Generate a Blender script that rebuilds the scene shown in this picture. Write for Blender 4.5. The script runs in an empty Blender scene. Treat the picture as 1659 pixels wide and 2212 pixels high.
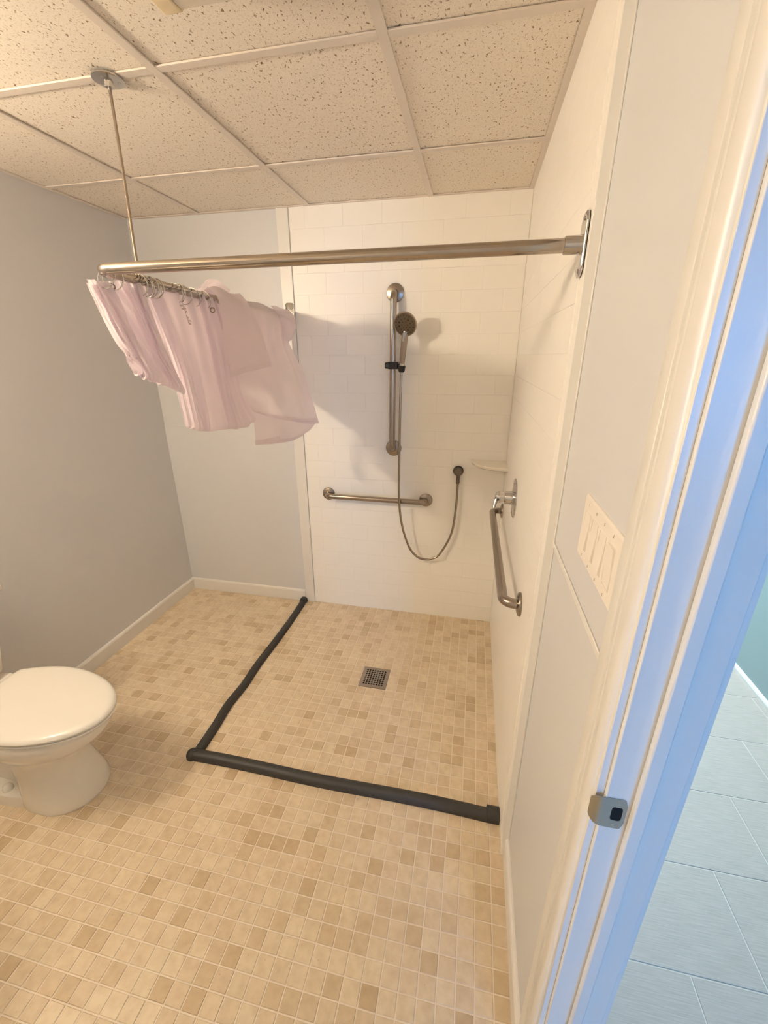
import bpy, math, random
from mathutils import Vector, Matrix
random.seed(7)
PI = math.pi
S = bpy.context.scene
COL = S.collection

# ------------------------------------------------------------------ camera
FW, FH, FPX = 1659.0, 2212.0, 902.74
YAW, PITCH, ROLL = 0.2082, 0.3581, -0.0032
CAM = Vector((-0.1943, -2.3542, 1.5969))
H = 2.298            # ceiling height
XL = -2.125          # left wall
XP = 0.02            # painted face of the right wall (shower panel face is x = 0)
YN = -3.45           # wall behind the camera
fwd = Vector((-math.sin(YAW) * math.cos(PITCH), math.cos(YAW) * math.cos(PITCH), -math.sin(PITCH)))
r0 = fwd.cross(Vector((0, 0, 1))).normalized()
u0 = r0.cross(fwd)
right = r0 * math.cos(ROLL) + u0 * math.sin(ROLL)
up = -r0 * math.sin(ROLL) + u0 * math.cos(ROLL)
cd = bpy.data.cameras.new('camera')
cd.sensor_fit = 'VERTICAL'
cd.sensor_height = 36.0
cd.lens = FPX / FH * 36.0
cd.clip_start = 0.02
cam = bpy.data.objects.new('camera', cd)
COL.objects.link(cam)
M = Matrix((right, up, -fwd)).transposed().to_4x4()
M.translation = CAM
cam.matrix_world = M
S.camera = cam

def project(p):
    v = Vector(p) - CAM
    d = v.dot(fwd)
    if d < 1e-3:
        return None
    return (FW / 2 + FPX * v.dot(right) / d, FH / 2 - FPX * v.dot(up) / d, d)

# ------------------------------------------------------------------ world, daylight, exposure
W = bpy.data.worlds.new('world')
S.world = W
W.use_nodes = True
W.node_tree.nodes['Background'].inputs[0].default_value = (0.35, 0.6, 1.0, 1)
W.node_tree.nodes['Background'].inputs[1].default_value = 1.0
S.view_settings.view_transform = 'Standard'
S.view_settings.look = 'None'
S.view_settings.gamma = 1.0
S.view_settings.use_curve_mapping = False
S.view_settings.exposure = 1.02
LAMP_STRENGTH = 144.0
LAMP_COLOR = (1.0, 0.815, 0.585)
WINDOW_POWER = 50.0
WINDOW_COLOR = (0.06, 0.38, 1.0)
HALL_LAMP_STRENGTH = 160.0
ld = bpy.data.lights.new('window_daylight', 'AREA')       # daylight outside the hall window
ld.shape = 'RECTANGLE'
ld.size, ld.size_y = 1.1, 1.3
ld.energy = WINDOW_POWER
ld.color = WINDOW_COLOR
lo = bpy.data.objects.new('window_daylight', ld)
COL.objects.link(lo)
lo.location = (1.55, -6.12, 1.50)
lo.rotation_euler = (PI / 2, 0, 0)                       # faces +y
S.cycles.use_denoising = True
S.cycles.use_light_tree = False
S.cycles.max_bounces = 10
S.cycles.glossy_bounces = 4
S.cycles.transmission_bounces = 5
S.cycles.use_adaptive_sampling = True
S.cycles.adaptive_threshold = 0.04
S.cycles.diffuse_bounces = 8
S.cycles.sample_clamp_indirect = 10.0
S.cycles.caustics_reflective = False
S.cycles.caustics_refractive = False

# ------------------------------------------------------------------ materials
def new_mat(name, color, rough=0.5, metal=0.0, spec=0.5):
    m = bpy.data.materials.new(name)
    m.use_nodes = True
    b = m.node_tree.nodes['Principled BSDF']
    b.inputs['Base Color'].default_value = (*color, 1)
    b.inputs['Roughness'].default_value = rough
    b.inputs['Metallic'].default_value = metal
    b.inputs['Specular IOR Level'].default_value = spec
    return m

def nodes(m):
    nt = m.node_tree
    return nt, nt.nodes, nt.links, nt.nodes['Principled BSDF']

def noise_bump(m, scale, strength, dist=0.002, detail=3, stretch=None):
    nt, N, L, b = nodes(m)
    g = N.new('ShaderNodeNewGeometry')
    n = N.new('ShaderNodeTexNoise')
    n.inputs['Scale'].default_value = scale
    n.inputs['Detail'].default_value = detail
    src = g.outputs['Position']
    if stretch:
        mp = N.new('ShaderNodeMapping')
        mp.inputs['Scale'].default_value = stretch
        L.new(src, mp.inputs['Vector'])
        src = mp.outputs['Vector']
    L.new(src, n.inputs['Vector'])
    bp = N.new('ShaderNodeBump')
    bp.inputs['Strength'].default_value = strength
    bp.inputs['Distance'].default_value = dist
    L.new(n.outputs['Fac'], bp.inputs['Height'])
    L.new(bp.outputs['Normal'], b.inputs['Normal'])
    return n

def mottled(m, c1, c2, scale, lo_=0.35, hi=0.65, detail=4, stretch=None):
    nt, N, L, b = nodes(m)
    g = N.new('ShaderNodeNewGeometry')
    n = N.new('ShaderNodeTexNoise')
    n.inputs['Scale'].default_value = scale
    n.inputs['Detail'].default_value = detail
    src = g.outputs['Position']
    if stretch:
        mp = N.new('ShaderNodeMapping')
        mp.inputs['Scale'].default_value = stretch
        L.new(src, mp.inputs['Vector'])
        src = mp.outputs['Vector']
    L.new(src, n.inputs['Vector'])
    r = N.new('ShaderNodeValToRGB')
    r.color_ramp.elements[0].position = lo_
    r.color_ramp.elements[0].color = (*c1, 1)
    r.color_ramp.elements[1].position = hi
    r.color_ramp.elements[1].color = (*c2, 1)
    L.new(n.outputs['Fac'], r.inputs['Fac'])
    L.new(r.outputs['Color'], b.inputs['Base Color'])
    return r

MAT = {}
MAT['paint'] = new_mat('pale_blue_grey_paint', (0.65, 0.66, 0.69), 0.45)
noise_bump(MAT['paint'], 350, 0.08, 0.001)
MAT['paint_left'] = MAT['paint']
MAT['trim'] = new_mat('white_trim_paint', (0.77, 0.76, 0.74), 0.35)
noise_bump(MAT['trim'], 60, 0.05, 0.001, 2)
MAT['panel'] = new_mat('white_acrylic_panel', (0.90, 0.885, 0.85), 0.38)
MAT['shelf'] = new_mat('cream_acrylic', (0.80, 0.77, 0.69), 0.25)
MAT['porcelain'] = new_mat('white_porcelain', (0.80, 0.77, 0.715), 0.12)
MAT['seat_plastic'] = new_mat('white_seat_plastic', (0.80, 0.785, 0.745), 0.2)
MAT['chrome'] = new_mat('chrome', (0.58, 0.57, 0.56), 0.07, 1.0)
MAT['rod_steel'] = new_mat('polished_rod_steel', (0.46, 0.40, 0.34), 0.11, 1.0)
MAT['nickel'] = new_mat('brushed_nickel', (0.36, 0.31, 0.26), 0.27, 1.0)
noise_bump(MAT['nickel'], 500, 0.05, 0.0005)
MAT['nickel_dark'] = new_mat('dark_nickel', (0.19, 0.16, 0.13), 0.30, 1.0)
MAT['black'] = new_mat('black_plastic', (0.012, 0.012, 0.013), 0.35)
MAT['dark_grey'] = new_mat('dark_grey_plastic', (0.05, 0.05, 0.048), 0.4)
MAT['hole_shade_nozzle'] = new_mat('hole_shade_and_nozzle_black', (0.004, 0.004, 0.004), 0.9)  # near-black painted in as shade inside holes; also the nozzle colour
MAT['rubber'] = new_mat('dark_rubber', (0.035, 0.034, 0.032), 0.55)
noise_bump(MAT['rubber'], 120, 0.15, 0.001)
MAT['switch'] = new_mat('white_switch_plastic', (0.84, 0.80, 0.74), 0.3)
MAT['screw'] = new_mat('small_screw', (0.30, 0.27, 0.24), 0.4, 0.6)
MAT['fixture'] = new_mat('ivory_fixture_plastic', (0.66, 0.60, 0.50), 0.45)
MAT['fixture_cap'] = new_mat('ivory_end_cap', (0.80, 0.68, 0.46), 0.45)
MAT['grid'] = new_mat('ceiling_grid_paint', (0.70, 0.64, 0.58), 0.45)
MAT['grout'] = new_mat('light_grout', (0.80, 0.72, 0.62), 0.85)
MAT['hall_wall'] = new_mat('teal_hall_paint', (0.31, 0.43, 0.45), 0.5)
MAT['hall_grout'] = new_mat('pale_hall_grout', (0.66, 0.66, 0.63), 0.8)
MAT['cabinet'] = new_mat('white_cabinet_paint', (0.7, 0.68, 0.64), 0.4)
MAT['counter'] = new_mat('cream_counter', (0.78, 0.74, 0.68), 0.25)
MAT['strike'] = new_mat('antique_strike_metal', (0.46, 0.44, 0.38), 0.36, 1.0)

# mosaic tiles: one colour per tile, chosen from its own cell, plus soft mottling
def tile_material():
    m = new_mat('beige_mosaic_tile', (0.6, 0.5, 0.38), 0.38)
    nt, N, L, b = nodes(m)
    g = N.new('ShaderNodeNewGeometry')
    add = N.new('ShaderNodeVectorMath'); add.operation = 'ADD'
    add.inputs[1].default_value = (0.035, 1.363, 10)
    L.new(g.outputs['Position'], add.inputs[0])
    div = N.new('ShaderNodeVectorMath'); div.operation = 'DIVIDE'
    div.inputs[1].default_value = (0.05, 0.05, 1000)
    L.new(add.outputs[0], div.inputs[0])
    fl = N.new('ShaderNodeVectorMath'); fl.operation = 'FLOOR'
    L.new(div.outputs[0], fl.inputs[0])
    wn = N.new('ShaderNodeTexWhiteNoise'); wn.noise_dimensions = '3D'
    L.new(fl.outputs[0], wn.inputs['Vector'])
    r = N.new('ShaderNodeValToRGB')
    cr = r.color_ramp
    cr.interpolation = 'LINEAR'
    cr.elements[0].position = 0.0; cr.elements[0].color = (0.53, 0.415, 0.27, 1)
    cr.elements[1].position = 1.0; cr.elements[1].color = (0.73, 0.63, 0.47, 1)
    for pos, c in ((0.07, (0.58, 0.47, 0.315, 1)), (0.25, (0.66, 0.55, 0.40, 1)), (0.6, (0.685, 0.58, 0.425, 1))):
        e = cr.elements.new(pos); e.color = c
    L.new(wn.outputs['Value'], r.inputs['Fac'])
    n = N.new('ShaderNodeTexNoise')
    n.inputs['Scale'].default_value = 38; n.inputs['Detail'].default_value = 5
    L.new(g.outputs['Position'], n.inputs['Vector'])
    r2 = N.new('ShaderNodeValToRGB')
    r2.color_ramp.elements[0].position = 0.28; r2.color_ramp.elements[0].color = (0.86, 0.83, 0.79, 1)
    r2.color_ramp.elements[1].position = 0.62; r2.color_ramp.elements[1].color = (1, 1, 1, 1)
    L.new(n.outputs['Fac'], r2.inputs['Fac'])
    mx = N.new('ShaderNodeMix'); mx.data_type = 'RGBA'; mx.blend_type = 'MULTIPLY'
    mx.inputs['Factor'].default_value = 1.0
    L.new(r.outputs['Color'], mx.inputs['A']); L.new(r2.outputs['Color'], mx.inputs['B'])
    # sparse dark flecks
    v = N.new('ShaderNodeTexVoronoi'); v.inputs['Scale'].default_value = 30
    L.new(g.outputs['Position'], v.inputs['Vector'])
    lt = N.new('ShaderNodeMath'); lt.operation = 'LESS_THAN'; lt.inputs[1].default_value = 0.055
    L.new(v.outputs['Distance'], lt.inputs[0])
    mx2 = N.new('ShaderNodeMix'); mx2.data_type = 'RGBA'
    mx2.inputs['B'].default_value = (0.30, 0.21, 0.14, 1)
    sc = N.new('ShaderNodeMath'); sc.operation = 'MULTIPLY'; sc.inputs[1].default_value = 0.35
    L.new(lt.outputs[0], sc.inputs[0]); L.new(sc.outputs[0], mx2.inputs['Factor'])
    L.new(mx.outputs['Result'], mx2.inputs['A'])
    L.new(mx2.outputs['Result'], b.inputs['Base Color'])
    return m
MAT['tile'] = tile_material()

def ceiling_material():
    m = new_mat('fissured_ceiling_tile', (0.8, 0.74, 0.66), 0.9, 0, 0.1)
    nt, N, L, b = nodes(m)
    g = N.new('ShaderNodeNewGeometry')
    mp = N.new('ShaderNodeMapping'); mp.inputs['Scale'].default_value = (1.0, 0.62, 1.0)
    mp.inputs['Rotation'].default_value = (0, 0, 0.5)
    L.new(g.outputs['Position'], mp.inputs['Vector'])
    n = N.new('ShaderNodeTexNoise'); n.inputs['Scale'].default_value = 150; n.inputs['Detail'].default_value = 2.2
    n.inputs['Roughness'].default_value = 0.55; n.inputs['Distortion'].default_value = 0.35
    L.new(mp.outputs[0], n.inputs['Vector'])
    r = N.new('ShaderNodeValToRGB')
    r.color_ramp.elements[0].position = 0.320; r.color_ramp.elements[0].color = (0.29, 0.21, 0.13, 1)
    r.color_ramp.elements[1].position = 0.375; r.color_ramp.elements[1].color = (0.82, 0.765, 0.685, 1)
    L.new(n.outputs['Fac'], r.inputs['Fac'])
    n2 = N.new('ShaderNodeTexNoise'); n2.inputs['Scale'].default_value = 260; n2.inputs['Detail'].default_value = 2
    L.new(g.outputs['Position'], n2.inputs['Vector'])
    r2 = N.new('ShaderNodeValToRGB')
    r2.color_ramp.elements[0].position = 0.30; r2.color_ramp.elements[0].color = (0.80, 0.76, 0.72, 1)
    r2.color_ramp.elements[1].position = 0.45; r2.color_ramp.elements[1].color = (1, 1, 1, 1)
    L.new(n2.outputs['Fac'], r2.inputs['Fac'])
    mx = N.new('ShaderNodeMix'); mx.data_type = 'RGBA'; mx.blend_type = 'MULTIPLY'; mx.inputs['Factor'].default_value = 1
    L.new(r.outputs['Color'], mx.inputs['A']); L.new(r2.outputs['Color'], mx.inputs['B'])
    L.new(mx.outputs['Result'], b.inputs['Base Color'])
    bp = N.new('ShaderNodeBump'); bp.inputs['Strength'].default_value = 0.5; bp.inputs['Distance'].default_value = 0.003
    L.new(r.outputs['Color'], bp.inputs['Height']); L.new(bp.outputs['Normal'], b.inputs['Normal'])
    return m
MAT['ceiling_tile'] = ceiling_material()

MAT['hall_tile'] = new_mat('grey_linear_hall_tile', (0.5, 0.5, 0.47), 0.5)
mottled(MAT['hall_tile'], (0.38, 0.37, 0.34), (0.50, 0.48, 0.45), 30, 0.3, 0.7, 4, (0.5, 12, 1))

def curtain_material():
    m = bpy.data.materials.new('translucent_white_vinyl')
    m.use_nodes = True
    nt = m.node_tree; N = nt.nodes; L = nt.links
    N.remove(N['Principled BSDF'])
    out = N['Material Output']
    d = N.new('ShaderNodeBsdfDiffuse'); d.inputs['Color'].default_value = (0.90, 0.845, 0.875, 1)
    t = N.new('ShaderNodeBsdfTranslucent'); t.inputs['Color'].default_value = (0.92, 0.82, 0.89, 1)
    g = N.new('ShaderNodeBsdfGlossy'); g.inputs['Roughness'].default_value = 0.3
    tr = N.new('ShaderNodeBsdfTransparent'); tr.inputs['Color'].default_value = (0.97, 0.93, 0.96, 1)
    m1 = N.new('ShaderNodeMixShader'); m1.inputs[0].default_value = 0.48
    L.new(d.outputs[0], m1.inputs[1]); L.new(t.outputs[0], m1.inputs[2])
    m2 = N.new('ShaderNodeMixShader'); m2.inputs[0].default_value = 0.06
    L.new(m1.outputs[0], m2.inputs[1]); L.new(g.outputs[0], m2.inputs[2])
    m3 = N.new('ShaderNodeMixShader'); m3.inputs[0].default_value = 0.09
    L.new(m2.outputs[0], m3.inputs[1]); L.new(tr.outputs[0], m3.inputs[2])
    L.new(m3.outputs[0], out.inputs[0])
    return m
MAT['vinyl'] = curtain_material()
MAT['print'] = new_mat('faded_grey_print', (0.50, 0.45, 0.44), 0.6)

def emit_mat(name, color, strength):
    m = bpy.data.materials.new(name)
    m.use_nodes = True
    nt = m.node_tree; N = nt.nodes
    b = N['Principled BSDF']
    b.inputs['Base Color'].default_value = (*color, 1)
    b.inputs['Emission Color'].default_value = (*color, 1)
    b.inputs['Emission Strength'].default_value = strength
    return m
MAT['bulb'] = emit_mat('lit_warm_globe', LAMP_COLOR, LAMP_STRENGTH)
MAT['hall_bulb'] = emit_mat('lit_hall_dome', (0.95, 1.0, 1.0), HALL_LAMP_STRENGTH)
MAT['glass'] = new_mat('window_glass', (1, 1, 1), 0.0)
MAT['glass'].node_tree.nodes['Principled BSDF'].inputs['Transmission Weight'].default_value = 1.0
MAT['glass'].node_tree.nodes['Principled BSDF'].inputs['IOR'].default_value = 1.0

# ------------------------------------------------------------------ mesh helpers
class MB:
    def __init__(s):
        s.v = []; s.f = []
    def add(s, vs, fs):
        o = len(s.v)
        s.v += [tuple(v) for v in vs]
        s.f += [tuple(i + o for i in f) for f in fs]
        return s
    def box(s, x0, x1, y0, y1, z0, z1):
        v = [(x, y, z) for z in (z0, z1) for (x, y) in ((x0, y0), (x1, y0), (x1, y1), (x0, y1))]
        return s.add(v, [(3, 2, 1, 0), (4, 5, 6, 7), (0, 1, 5, 4), (1, 2, 6, 5), (2, 3, 7, 6), (3, 0, 4, 7)])
    def loops(s, rings, close=True, cap0=True, cap1=True):
        n = len(rings[0]); vs = [p for r in rings for p in r]; fs = []
        for i in range(len(rings) - 1):
            for j in range(n if close else n - 1):
                k = (j + 1) % n
                fs.append((i * n + j, i * n + k, (i + 1) * n + k, (i + 1) * n + j))
        if cap0: fs.append(tuple(range(n - 1, -1, -1)))
        if cap1: fs.append(tuple((len(rings) - 1) * n + j for j in range(n)))
        return s.add(vs, fs)
    def tube(s, path, r, n=16, caps=True):
        P = [Vector(p) for p in path]
        rs = r if isinstance(r, (list, tuple)) else [r] * len(P)
        rings = []; prev = None
        for i, p in enumerate(P):
            t = (P[min(i + 1, len(P) - 1)] - P[max(i - 1, 0)]).normalized()
            if prev is None:
                a = Vector((0, 0, 1)) if abs(t.z) < 0.9 else Vector((1, 0, 0))
                nrm = t.cross(a).normalized()
            else:
                nrm = (prev - t * prev.dot(t)).normalized()
            prev = nrm; b = t.cross(nrm)
            rings.append([p + (nrm * math.cos(2 * PI * j / n) + b * math.sin(2 * PI * j / n)) * rs[i] for j in range(n)])
        return s.loops(rings, True, caps, caps)
    def lathe(s, c, axis, prof, n=32, caps=True):
        c = Vector(c); ax = Vector(axis).normalized()
        a = Vector((0, 0, 1)) if abs(ax.z) < 0.9 else Vector((1, 0, 0))
        e1 = ax.cross(a).normalized(); e2 = ax.cross(e1)
        rings = [[c + ax * h + (e1 * math.cos(2 * PI * j / n) + e2 * math.sin(2 * PI * j / n)) * max(r, 1e-5) for j in range(n)] for r, h in prof]
        return s.loops(rings, True, caps, caps)
    def torus(s, c, axis, R, r, n=28, k=8):
        c = Vector(c); ax = Vector(axis).normalized()
        a = Vector((0, 0, 1)) if abs(ax.z) < 0.9 else Vector((1, 0, 0))
        e1 = ax.cross(a).normalized(); e2 = ax.cross(e1)
        vs = []; fs = []
        for i in range(n):
            th = 2 * PI * i / n
            d = e1 * math.cos(th) + e2 * math.sin(th)
            for j in range(k):
                ph = 2 * PI * j / k
                vs.append(c + d * (R + r * math.cos(ph)) + ax * r * math.sin(ph))
        for i in range(n):
            for j in range(k):
                fs.append((i * k + j, ((i + 1) % n) * k + j, ((i + 1) % n) * k + (j + 1) % k, i * k + (j + 1) % k))
        return s.add(vs, fs)
    def prism(s, poly, axis, a0, a1):
        # poly in the two other axes (cyclic order), extruded along axis
        def mk(p, a):
            if axis == 'z': return (p[0], p[1], a)
            if axis == 'x': return (a, p[0], p[1])
            return (p[0], a, p[1])
        return s.loops([[mk(p, a0) for p in poly], [mk(p, a1) for p in poly]])
    def surf(s, grid):
        nr = len(grid); nc = len(grid[0])
        return s.add([p for r in grid for p in r], [(i * nc + j, i * nc + j + 1, (i + 1) * nc + j + 1, (i + 1) * nc + j) for i in range(nr - 1) for j in range(nc - 1)])

def mesh(name, mb, mat, smooth=False):
    me = bpy.data.meshes.new(name)
    me.from_pydata(mb.v, [], mb.f)
    me.materials.append(mat)
    me.validate()
    import bmesh
    b = bmesh.new(); b.from_mesh(me)
    bmesh.ops.recalc_face_normals(b, faces=b.faces)
    b.to_mesh(me); b.free()
    if smooth:
        me.polygons.foreach_set('use_smooth', [True] * len(me.polygons))
        try:
            me.set_sharp_from_angle(angle=math.radians(38))
        except Exception:
            pass
    return me

def obj(name, mb, mat, parent=None, smooth=False, bevel=0.0, seg=2):
    o = bpy.data.objects.new(name, mesh(name, mb, mat, smooth))
    COL.objects.link(o)
    if parent is not None:
        o.parent = parent
        o.matrix_parent_inverse = Matrix.Translation(parent.location).inverted()
    if bevel:
        md = o.modifiers.new('bevel', 'BEVEL')
        md.width = bevel; md.segments = seg; md.limit_method = 'ANGLE'
        md.angle_limit = math.radians(35)
        o.data.polygons.foreach_set('use_smooth', [True] * len(o.data.polygons))
        try:
            o.data.set_sharp_from_angle(angle=math.radians(60))
        except Exception:
            pass
    return o

def tag(o, label, cat, group=None, kind=None):
    o['label'] = label; o['category'] = cat
    if group: o['group'] = group
    if kind: o['kind'] = kind
    return o

def struct(o, label, cat):
    return tag(o, label, cat, None, 'structure')

def thing(name, label, cat, loc, group=None):
    o = bpy.data.objects.new(name, None)
    COL.objects.link(o)
    o.location = loc
    o.empty_display_size = 0.05
    bpy.context.view_layer.update()
    return tag(o, label, cat, group)

def add_raw(name, me, loc, parent=None):
    o = bpy.data.objects.new(name, me)
    COL.objects.link(o)
    o.location = loc
    if parent is not None:
        o.parent = parent
    return o

# ------------------------------------------------------------------ floor
FT = 0.05
fl = struct(obj('floor', MB().box(XL - 0.08, 0.115, YN - 0.08, 0.08, -0.10, -0.0022), MAT['grout']),
            'bathroom floor of small square beige mosaic tiles with pale grout', 'floor')
def tile_geo(x0, x1, y0, y1, z0, z1, c):
    v = [(x0, y0, z0), (x1, y0, z0), (x1, y1, z0), (x0, y1, z0),
         (x0, y0, z1 - c), (x1, y0, z1 - c), (x1, y1, z1 - c), (x0, y1, z1 - c),
         (x0 + c, y0 + c, z1), (x1 - c, y0 + c, z1), (x1 - c, y1 - c, z1), (x0 + c, y1 - c, z1)]
    f = [(8, 9, 10, 11)]
    for a in (0, 4):
        for j in range(4):
            f.append((a + j, a + (j + 1) % 4, a + 4 + (j + 1) % 4, a + 4 + j))
    return v, f
G2 = 0.0019      # half grout joint
single = MB(); single.add(*tile_geo(-FT / 2 + G2, FT / 2 - G2, -FT / 2 + G2, FT / 2 - G2, -0.004, 0.0, 0.0012))
single_me = mesh('floor_tile', single, MAT['tile'])
DRX, DRY, DRH = -0.610, -0.638, 0.075
cells = []
for i in range(-1, 43):
    for j in range(-28, 35):
        cx = -0.060 - FT * i; cy = -1.388 - FT * j
        x0, x1 = cx - FT / 2 + G2, cx + FT / 2 - G2
        y0, y1 = cy - FT / 2 + G2, cy + FT / 2 - G2
        if i == -1: x1 = min(x1, 0.0195)
        x0 = max(x0, XL); y1 = min(y1, 0.0); y0 = max(y0, YN)
        if x1 - x0 < 0.006 or y1 - y0 < 0.006: continue
        if abs(cx - DRX) < DRH and abs(cy - DRY) < DRH: continue
        full = abs((x1 - x0) - (FT - 2 * G2)) < 1e-6 and abs((y1 - y0) - (FT - 2 * G2)) < 1e-6
        q = project((cx, cy, 0))
        seen = q is not None and -20 < q[0] < FW + 20 and 0 < q[1] < FH + 10 and cx < 0.02 and q[0] < 1180
        cells.append((q[2] if q else 99, seen and full, cx, cy, x0, x1, y0, y1))
near = sorted([c for c in cells if c[1]], key=lambda c: c[0])[:300]
near_set = {(c[2], c[3]) for c in near}
rest = MB()
for c in cells:
    if (c[2], c[3]) not in near_set:
        rest.add(*tile_geo(c[4], c[5], c[6], c[7], -0.004, 0.0, 0.0012))
for c in near:
    add_raw('floor_tile', single_me, (c[2], c[3], random.uniform(-0.0003, 0.0003)), fl)
o = obj('floor_tile_field', rest, MAT['tile'], fl)
o['kind'] = 'stuff'

# ------------------------------------------------------------------ walls
wl = struct(obj('wall_left', MB().box(XL - 0.1, XL, YN - 0.1, 0.1, -0.05, H + 0.1), MAT['paint']),
            'pale blue-grey painted wall behind the toilet', 'wall')
wb = struct(obj('wall_back', MB().box(XL - 0.1, 0.108, 0.0, 0.1, -0.05, H + 0.1), MAT['paint']),
            'pale grey painted back wall beside the shower panel', 'wall')
wn = struct(obj('wall_front', MB().box(XL - 0.1, 0.108, YN - 0.1, YN, -0.05, H + 0.1), MAT['paint']),
            'painted wall facing the shower, behind the viewer', 'wall')
DY0, DY1, DZ = -1.882, -2.70, 2.06      # rough opening of the doorway
wr = MB()
wr.box(XP, 0.108, DY0, 0.0, -0.05, H + 0.1)
wr.box(XP, 0.108, YN, DY1, -0.05, H + 0.1)
wr.box(XP, 0.108, DY1, DY0, DZ, H + 0.1)
wr = struct(obj('wall_right', wr, MAT['paint']), 'pale painted wall between shower and doorway with the light switches', 'wall')

# shower wall panels: moulded 10 x 20 cm tiles on a slab
def chamfer_tile(w, h, t, c):
    # lies in XZ facing -y, origin at its centre, back at y = 0
    m = MB()
    def ring(a, b, y): return [(-a, y, -b), (a, y, -b), (a, y, b), (-a, y, b)]
    m.loops([ring(w / 2, h / 2, 0), ring(w / 2, h / 2, -t + c), ring(w / 2 - c, h / 2 - c, -t)])
    return m
TW, TH, TJ = 0.20, 0.10, 0.0004
mesh_cache = {}
def panel_tiles(parent, lo_, hi, joint_even, to_world, rot):
    z = 0.0
    k = 0
    while z < H - 0.005:
        z1 = min(z + TH, H)
        j0 = joint_even + (TW / 2 if k % 2 else 0.0)
        edges = [lo_]
        a = j0 + math.ceil((lo_ - j0) / TW) * TW
        while a < hi - 0.005:
            if a > lo_ + 0.005: edges.append(a)
            a += TW
        edges.append(hi)
        for e0, e1 in zip(edges[:-1], edges[1:]):
            w, h = round(e1 - e0 - TJ, 4), round(z1 - z - TJ, 4)
            key = (w, h)
            if key not in mesh_cache:
                mesh_cache[key] = mesh('wall_tile', chamfer_tile(w, h, 0.0022, 0.0005), MAT['panel'])
            o = add_raw('wall_tile', mesh_cache[key], to_world((e0 + e1) / 2, (z + z1) / 2), parent)
            o.rotation_euler = (0, 0, rot)
        z = z1; k += 1
PX0 = -1.178
pb = struct(obj('wall_shower_back', MB().box(PX0, 0.0026, -0.003, 0.0, 0.0, H), MAT['panel']),
            'white glossy shower panel with faint tile joints on the back wall', 'shower panel')
panel_tiles(pb, PX0 + 0.012, -0.001, -0.695, lambda a, z: (a, -0.003, z), 0)
ps = struct(obj('wall_shower_right', MB().box(0.0024, XP, -1.362, -0.003, 0.0, H), MAT['panel']),
            'white glossy shower panel with faint tile joints on the right wall', 'shower panel')
panel_tiles(ps, 0.006, 1.305, 1.215 - 1.2, lambda a, z: (0.0024, -a, z), -PI / 2)
# trims beside the panels
struct(obj('trim_1', MB().box(-1.246, -1.181, -0.010, 0.0, 0.0, H), MAT['trim'], bevel=0.002),
       'white flat vertical strip at the left edge of the back shower panel', 'trim')
t2 = MB()
t2.prism([(-0.0012, -1.352), (-0.0012, -1.366), (XP, -1.366), (XP, -1.362), (0.0024, -1.362), (0.0024, -1.352)], 'z', 0.0, H)
struct(obj('trim_2', t2, MAT['panel'], bevel=0.0008), 'white vertical edge strip ending the right shower panel', 'trim')
struct(obj('trim_3', MB().box(XP - 0.0035, XP, -1.371, -1.366, 0.075, H), MAT['trim'], bevel=0.0012),
       'thin white sealant line beside the right shower panel', 'trim')
# wainscot seams
struct(obj('trim_4', MB().box(XP - 0.004, XP, -1.80, -1.371, 1.161, 1.173), MAT['trim'], bevel=0.0018),
       'thin pale horizontal seam strip under the light switches', 'trim')
sp = MB().box(XL, -1.246, -0.0035, 0.0, 0.08, 1.186)
struct(obj('trim_5', sp, MAT['paint'], bevel=0.001), 'pale lower wall sheet with a seam at its top, beside the shower', 'trim')

# baseboards
def base_profile(h, t):
    return [(0, 0), (t, 0), (t, h - 0.012), (t * 0.75, h - 0.004), (t * 0.35, h), (0, h)]
m = MB()
prof = base_profile(0.085, 0.014)
m.loops([[(XL + a, y, b) for a, b in prof] for y in (0.0, YN)])
struct(obj('baseboard_left', m, MAT['trim']), 'white baseboard along the wall behind the toilet', 'baseboard')
m = MB()
m.loops([[(x, -a, b) for a, b in prof] for x in (XL + 0.0, -1.246)])
struct(obj('baseboard_back', m, MAT['trim']), 'short white baseboard on the back wall left of the shower', 'baseboard')
m = MB()
m.loops([[(XP - a, y, b) for a, b in base_profile(0.085, 0.013)] for y in (-1.366, -1.80)])
struct(obj('baseboard_right', m, MAT['trim']), 'white baseboard under the switches beside the doorway', 'baseboard')

# ------------------------------------------------------------------ ceiling
ce = struct(obj('ceiling', MB().box(XL - 0.1, 3.35, -6.15, 1.65, H + 0.03, H + 0.1), MAT['grid']),
            'suspended ceiling of speckled white tiles in a painted grid', 'ceiling')
GX = [-0.4617 - 0.6096 * k for k in range(3)]
GY = [-0.4738 - 0.6096 * k for k in range(5)]
xs = [0.0] + GX + [XL]
ys = [0.0] + GY + [YN]
for i in range(len(xs) - 1):
    for j in range(len(ys) - 1):
        x1, x0 = xs[i], xs[i + 1]; y1, y0 = ys[j], ys[j + 1]
        if y1 - y0 < 0.03: continue
        g = 0.004
        dz = random.uniform(0.0, 0.0015)
        obj('ceiling_tile', MB().box(x0 + g, x1 - g, y0 + g, y1 - g, H + 0.002 + dz, H + 0.016), MAT['ceiling_tile'], ce)
BW = 0.0125
for x in GX:
    obj('grid_bar', MB().box(x - BW, x + BW, YN, 0.0, H - 0.004, H + 0.001), MAT['grid'], ce, bevel=0.0008)
for y in GY:
    for i in range(len(xs) - 1):
        a, b = xs[i + 1], xs[i]
        obj('grid_bar', MB().box(a + (BW if i < len(xs) - 2 else 0), b - (BW if i > 0 else 0), y - BW, y + BW, H - 0.0035, H + 0.001), MAT['grid'], ce, bevel=0.0008)
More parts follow.
